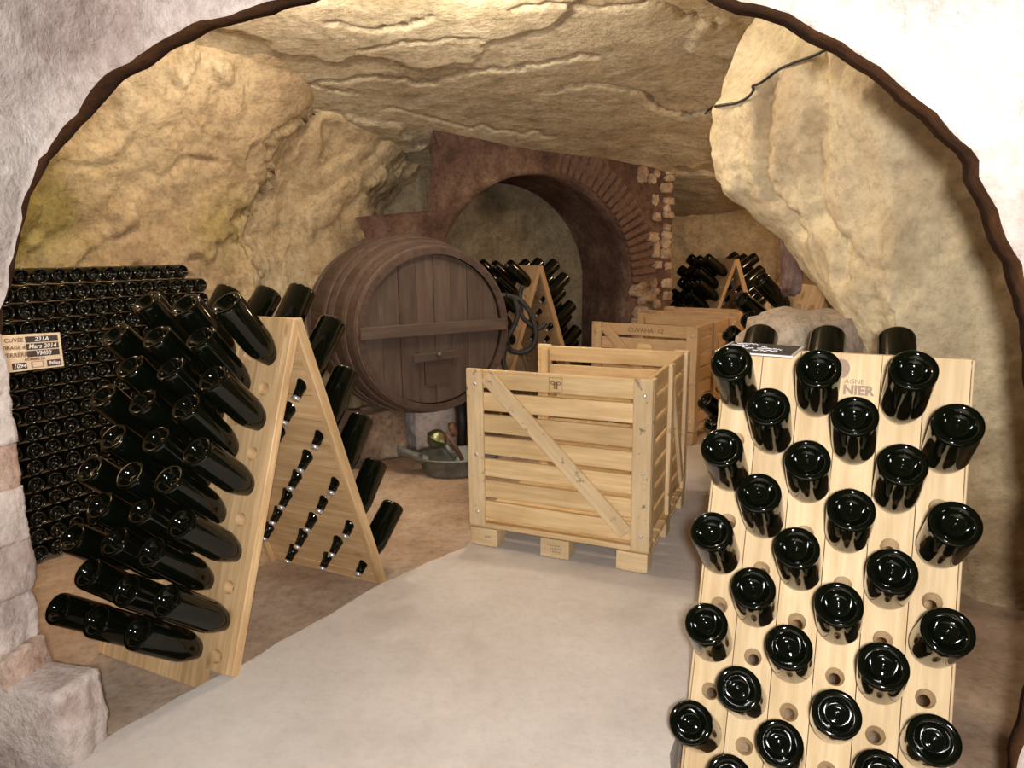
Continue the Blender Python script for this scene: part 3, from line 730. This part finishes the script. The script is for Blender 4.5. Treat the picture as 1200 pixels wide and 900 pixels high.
ob('lettering', textmesh('CUVAHA  12', .050, M['ink'], .0004), c3, cprint(c3, -.83*.48, .86-.050, yf))
ob('gusset', mesh('gusset', [(-.10, -.09, 0), (.10, -.09, 0), (.055, .055, 0), (-.045, .055, 0), (-.10, -.09, -.012), (.10, -.09, -.012), (.055, .055, -.012), (-.045, .055, -.012)], [(0, 1, 2, 3), (7, 6, 5, 4), (0, 4, 5, 1), (1, 5, 6, 2), (2, 6, 7, 3), (3, 7, 4, 0)], M['crate']), c3, cprint(c3, -.40, .66, .006))
rk = random.Random(3)
for k in range(3):                                                   # worn, unreadable stamp on the middle foot
    x = -.869/2-.034+.012*k
    while x < -.869/2+.03:
        w_ = rk.uniform(.006, .012); ob('stamp', rectm(w_, .007, M['inkpale']), c1, cprint(c1, x+w_/2, .060-.015*k, .0012)); x += w_+.004

# ================================================================== BARREL
hb = aty(512, 387, 4.42); bl, R0, BU = 1.14, .525, .085
by = R(31)
barrel = ob('oak_barrel', None, None, Matrix.Translation(hb) @ Matrix.Rotation(by, 4, 'Z'))      # local +Y runs back along the axis
tag(barrel, 'huge dark oak barrel lying on its side on stone blocks', 'barrel')
def br(y): return R0 + BU*(1-((y-bl/2)/(bl/2))**2)
NS, NY = 34, 12; da = math.pi*2/NS*.985/2
vs, fs = [], []
for j in range(NY+1):
    y = bl*j/NY; r = br(y)
    for a, rr in ((-da, r), (0, r+.002), (da, r), (da, r-.04), (0, r-.04), (-da, r-.04)): vs.append((rr*math.sin(a), y, rr*math.cos(a)))
for j in range(NY):
    for k in range(6): fs.append((j*6+k, (j+1)*6+k, (j+1)*6+(k+1) % 6, j*6+(k+1) % 6))
fs += [tuple(range(6)), tuple(reversed(range(NY*6, NY*6+6)))]
# the wood grain runs along local X, so turn the stave mesh that way
stv = mesh('stave', [(y, -x, z) for x, y, z in vs], fs, M['barrel'])
for k in range(NS):
    ob('stave', stv, barrel, Matrix.Rotation(2*math.pi*k/NS, 4, 'Y') @ Matrix.Rotation(R(90), 4, 'Z'))
for y0, w in ((.004, .03), (.05, .045), (.13, .05), (.30, .06), (.42, .05), (.80, .05), (.93, .05), (1.06, .06)):
    v2, f2 = [], []; sg = 64
    for k in range(sg):
        a = 2*math.pi*k/sg
        for y, o_ in ((y0, .0), (y0, .009), (y0+w, .009), (y0+w, .0)):
            r = br(y)+o_+.001; v2.append((r*math.sin(a), y, r*math.cos(a)))
    for k in range(sg):
        for q in range(3):
            k2 = (k+1) % sg; f2.append((k*4+q, k2*4+q, k2*4+q+1, k*4+q+1))
    ob('hoop', mesh('hoop', v2, f2, M['barrel'] if y0 in (.05,) else M['hoop'], False), barrel)
rh = R0-.042; hbd = 8; cuts = [-rh + 2*rh*k/hbd for k in range(hbd+1)]
for k in range(hbd):
    x0, x1 = cuts[k]+.0015, cuts[k+1]-.0015; up, lo = [], []
    for q in range(7):
        x = x0+(x1-x0)*q/6; hgt = math.sqrt(max(rh*rh-x*x, 0)); up.append((x, hgt)); lo.append((x, -hgt))
    ol = lo + up[::-1]; N = len(ol); yy = .030 + .003*(k % 2)
    v2 = [(z, -x, yy) for x, z in ol] + [(z, -x, yy+.03) for x, z in ol]                # grain along local X = world Z
    f2 = [tuple(range(N)), tuple(reversed(range(N, 2*N)))] + [(q, q+N, (q+1) % N+N, (q+1) % N) for q in range(N)]
    mm = Matrix(((0, -1, 0, 0), (0, 0, 1, 0), (1, 0, 0, 0), (0, 0, 0, 1)))
    ob('head_board', mesh('head_board', v2, f2, M['barrelhead']), barrel, mm)
bar('crossbar', (-R0+.01, .008, .01), (R0-.01, .008, .01), .075, .05, Vector((0, 0, 1)), M['barrelhead'], barrel)
for sg in (-1, 1): bar('crossbar_strap', (sg*R0, -.01, .012), (sg*(R0+.03), .20, .012), .03, .012, Vector((0, 0, 1)), M['rust'], barrel)
# manhole door
pts2 = [(-.085, -.36), (.085, -.36), (.085, -.20)] + [(.085*math.cos(k*math.pi/8), -.20+.055*math.sin(k*math.pi/8)) for k in range(1, 8)] + [(-.085, -.20)]
N = len(pts2); v2 = [(x, .016, z) for x, z in pts2]+[(x, .034, z) for x, z in pts2]
door = ob('hatch', mesh('hatch', v2, [tuple(range(N)), tuple(reversed(range(N, 2*N)))]+[(q, q+N, (q+1) % N+N, (q+1) % N) for q in range(N)], M['barrel']), barrel)
bar('hatch_bar', (-.17, .006, -.175), (.15, .006, -.165), .055, .022, Vector((0, 0, 1)), M['barrelhead'], door)
ob('hatch_bolt', lathe([(.014, 0), (.014, .03), (.008, .04)], 10, M['iron'], 'bolt'), door, Matrix.Translation((.0, .0, -.155)) @ Matrix.Rotation(R(90), 4, 'X'))
bmw = barrel.matrix_basis
zbot = hb.z - br(.5)
def under(lx, ly): p = bmw @ Vector((lx, ly, 0)); return p
# supports
for k, (lx, ly, hx, hy, mt) in enumerate(((-.25, .62, .21, .15, 'rubble'), (.21, .66, .17, .15, 'lime'))):
    p = under(lx, ly); zt = hb.z - math.sqrt(br(ly)**2-lx*lx) - .030
    h = (zt-FL)/2
    o = roughstone('stone_block', (p.x, p.y, FL+h-.008), (hx, hy, h*.93), 60+k, M[mt], None, .10, by, 4, .8)
    tag(o, ('broad brown stone block propping up the big barrel', 'whitish stone block propping up the big barrel')[k], 'stone')
p = aty(412, 500, 4.56); tag(bar('wooden_chock', (p.x-.05, p.y, FL), (p.x-.03, p.y+.03, .34), .18, .12, Vector((1, .3, 0)), M['barrel']), 'brown wooden chock standing by the big barrel', 'wood block')

# ---- hose looped beside the barrel
hp = lambda px, py, Y=4.98: aty(px, py, Y)
hose = spline([hp(586, 346), hp(598, 347), hp(610, 352), hp(621, 366), hp(628, 388), hp(625, 405), hp(612, 413), hp(598, 410), hp(594, 398, 4.93), hp(602, 383, 4.93), hp(607, 366, 4.93), hp(602, 350, 4.93), hp(594, 346, 4.9)], 6)
tag(ob('rubber_hose', tube(hose, .019, M['rubber'], 8)), 'dark rubber hose looped beside the big barrel', 'hose')
h2 = spline([hp(612, 335, 5.04), hp(609, 352, 5.04), hp(613, 372, 5.04), hp(630, 385, 5.0), hp(640, 378, 5.0)], 6)
tag(ob('rubber_hose', tube(h2, .016, M['rubber'], 8)), 'short dark hose end hanging across the looped hose', 'hose')
h3 = spline([hp(593, 405, 4.9), hp(590, 425, 4.88), hp(600, 450, 4.85), (hp(600, 470, 4.8))], 6)
tag(ob('rubber_hose', tube(h3, .018, M['rubber'], 8)), 'dark hose hanging down behind the new crate', 'hose')

# ---- metal basin with valve below the barrel
tb = ground(538, 558, FL); basin = ob('metal_basin', None, None, Matrix.Translation((tb.x, tb.y+.12, FL)) @ Matrix.Rotation(R(12), 4, 'Z')); tag(basin, 'old grey metal basin with a spout on the floor before the barrel', 'basin')
pr = [(.19, 0), (.20, .01), (.215, .11), (.222, .112), (.222, .118), (.208, .118), (.195, .02), (.0005, .018)]
ob('bowl', lathe(pr, 36, M['iron'], 'bowl'), basin, Matrix.Diagonal((1.25, .8, 1, 1)))
ob('rim', tube([(.275*math.cos(k*math.pi/18), .176*math.sin(k*math.pi/18), .115) for k in range(37)], .008, M['iron'], 6), basin)
sp = []
v2, f2 = [], []
for i, (x, y, z, r) in enumerate(((-.21, -.02, .085, .070), (-.30, .02, .115, .062), (-.40, .06, .150, .056))):
    for k in range(13):
        a = math.pi*k/12+math.pi
        for rr in (r, r-.007): v2.append((x, y+rr*math.cos(a), z+rr*math.sin(a)*.8+.02))
for i in range(2):
    for k in range(12):
        for q in (0, 1):
            a = i*26+k*2+q; f2.append((a, a+2, a+28, a+26) if q == 0 else (a+26, a+28, a+2, a))
    for k in (0, 24): f2.append((i*26+k, i*26+26+k, i*26+27+k, i*26+1+k))
for i in (0, 2):
    for k in range(12): a = i*26+k*2; f2.append((a, a+1, a+3, a+2))
ob('spout', mesh('spout', v2, f2, M['iron']), basin)
ob('spout_rim', tube([(-.405, .06+.058*math.cos(math.pi+math.pi*k/10), .170+.05*math.sin(math.pi+math.pi*k/10)) for k in range(11)], .007, M['iron'], 6), basin)
pv = aty(512, 514, tb.y+.16)
valve = ob('brass_valve', None, None, Matrix.Translation(pv)); tag(valve, 'greenish brass valve ball on a rusty pipe above the basin', 'valve')
ob('ball', lathe([(.0005, -.078), (.03, -.075), (.058, -.055), (.076, -.02), (.078, 0), (.086, 0), (.086, .012), (.076, .014), (.066, .04), (.045, .062), (.02, .075), (.0005, .078)], 28, M['brass'], 'ball'), valve, Matrix.Rotation(R(28), 4, 'Y') @ Matrix.Scale(.85, 4))
pa, pb = Vector((.04, 0, -.03)), Vector((.13, -.02, -.13))
ob('pipe', tube([pa, (pa+pb)/2, pb], .022, M['iron'], 10), valve)
ob('lever', tube([Vector((.06, .0, .04)), Vector((.12, .0, -.05)), Vector((.17, -.01, -.15))], .016, M['rust'], 8), valve)
ob('flange', lathe([(.045, 0), (.05, .005), (.05, .035), (.03, .04)], 16, M['rust'], 'flange'), valve, Matrix.Translation((.09, .03, .05)) @ Matrix.Rotation(R(70), 4, 'Y'))
for k, (px, hgt) in enumerate(((541, .34), (552, .36))):
    p = ground(px, 524, FL); tag(ob('iron_pipe', tube([Vector((p.x, p.y, FL)), Vector((p.x+.01, p.y, FL+hgt*.6)), Vector((p.x-.01, p.y+.02, FL+hgt))], .035, M['rubber'], 10)), ('black pipe stub standing under the barrel rim', 'black pipe stub nearest the new crate under the barrel')[k], 'pipe')

# ================================================================== CRACKS AND FOLDS IN THE ROCK
from mathutils.kdtree import KDTree
def carve(o, lines):
    B = BVHTree.FromPolygons([v.co for v in o.data.vertices], [tuple(p.vertices) for p in o.data.polygons])
    nr = [v.normal.copy() for v in o.data.vertices]; mv = {}
    for line, width, depth, wob in lines:
        pp = []
        for p in spline([(x, y, 0) for x, y in line], 10):
            q = p + Vector((wob*noise.noise(p*.11), wob*noise.noise(p*.11+Vector((7, 3, 1))), 0))
            h = B.ray_cast(EYE, ray(q.x, q.y).normalized())
            if h[0] is not None and h[3] > 1.9:
                if pp and (h[0]-pp[-1]).length < .5:
                    a = pp[-1]; n = int((h[0]-a).length/.008)
                    for k in range(1, n): pp.append(a.lerp(h[0], k/n))
                pp.append(h[0])
        if not pp: continue
        kd = KDTree(len(pp))
        for i, p in enumerate(pp): kd.insert(p, i)
        kd.balance()
        for i, v in enumerate(o.data.vertices):
            d = kd.find(v.co)[2]
            if d < width*2.2: mv[i] = mv.get(i, 0) + depth*math.exp(-(d/width)**2*1.5)
    view = [(EYE-v.co).normalized() for v in o.data.vertices]
    for i, d in mv.items(): o.data.vertices[i].co -= (nr[i] if nr[i].dot(view[i]) > 0 else -nr[i])*d
carve(ceiling, [([(350, 102), (400, 95), (450, 92), (500, 97), (545, 86), (600, 80), (650, 72), (700, 66)], .020, .035, 7), ([(385, 27), (420, 34), (455, 34), (490, 26), (505, 20)], .018, .03, 6),
     ([(600, 14), (645, 6), (700, 10), (768, 4), (800, 16), (842, 30)], .018, .03, 7), ([(640, 108), (695, 100), (745, 108), (770, 127), (800, 135), (826, 133)], .025, .05, 6), ([(455, 127), (560, 150), (650, 158)], .022, .02, 8),
     ([(270, 70), (330, 92), (420, 112)], .02, .022, 7), ([(420, 60), (480, 50), (560, 48)], .018, .018, 7)])
carve(wall_left, [([(400, 124), (360, 135), (335, 150), (318, 165), (316, 200), (318, 214), (302, 228), (298, 244), (276, 258)], .03, .045, 6), ([(70, 192), (110, 196), (150, 194)], .022, .02, 5), ([(190, 212), (215, 190), (250, 190)], .03, .03, 5)])
carve(wall_right, [([(908, 78), (898, 120), (896, 165), (892, 205), (903, 232), (928, 258), (938, 275)], .035, .05, 5), ([(962, 75), (957, 150), (955, 230), (962, 255), (982, 290), (984, 330)], .045, .05, 5),
     ([(984, 280), (1010, 310), (1060, 330), (1045, 370)], .03, .018, 6), ([(1110, 260), (1105, 310), (1130, 340)], .03, .015, 6), ([(860, 160), (866, 200), (880, 240)], .04, .02, 5)])
# ================================================================== CABLE ON THE ROCK
def bvh(o): return BVHTree.FromPolygons([v.co for v in o.data.vertices], [tuple(p.vertices) for p in o.data.polygons])
B1, B2 = bvh(wall_right), bvh(ceiling)
def hit(px, py):
    d = ray(px, py).normalized(); best = None
    for B in (B1, B2):
        h = B.ray_cast(EYE, d)
        if h[0] is not None and h[3] > 1.9 and (best is None or h[3] < best[1]): best = (h[0], h[3])
    return (best[0] - d*.024) if best else aty(px, py, 3.5)
cab = [hit(*p) for p in spline([(826, 134, 0), (834, 126, 0), (848, 123, 0), (862, 121, 0), (875, 115, 0), (883, 106, 0), (882, 101, 0), (890, 98, 0), (903, 89, 0), (915, 80, 0), (935, 72, 0), (955, 65, 0), (968, 58, 0)], 3) for p in [(p.x, p.y)]]
tag(ob('electric_cable', tube(cab, .0065, M['black'], 6)), 'thin black cable running along the rock under the ceiling', 'cable')
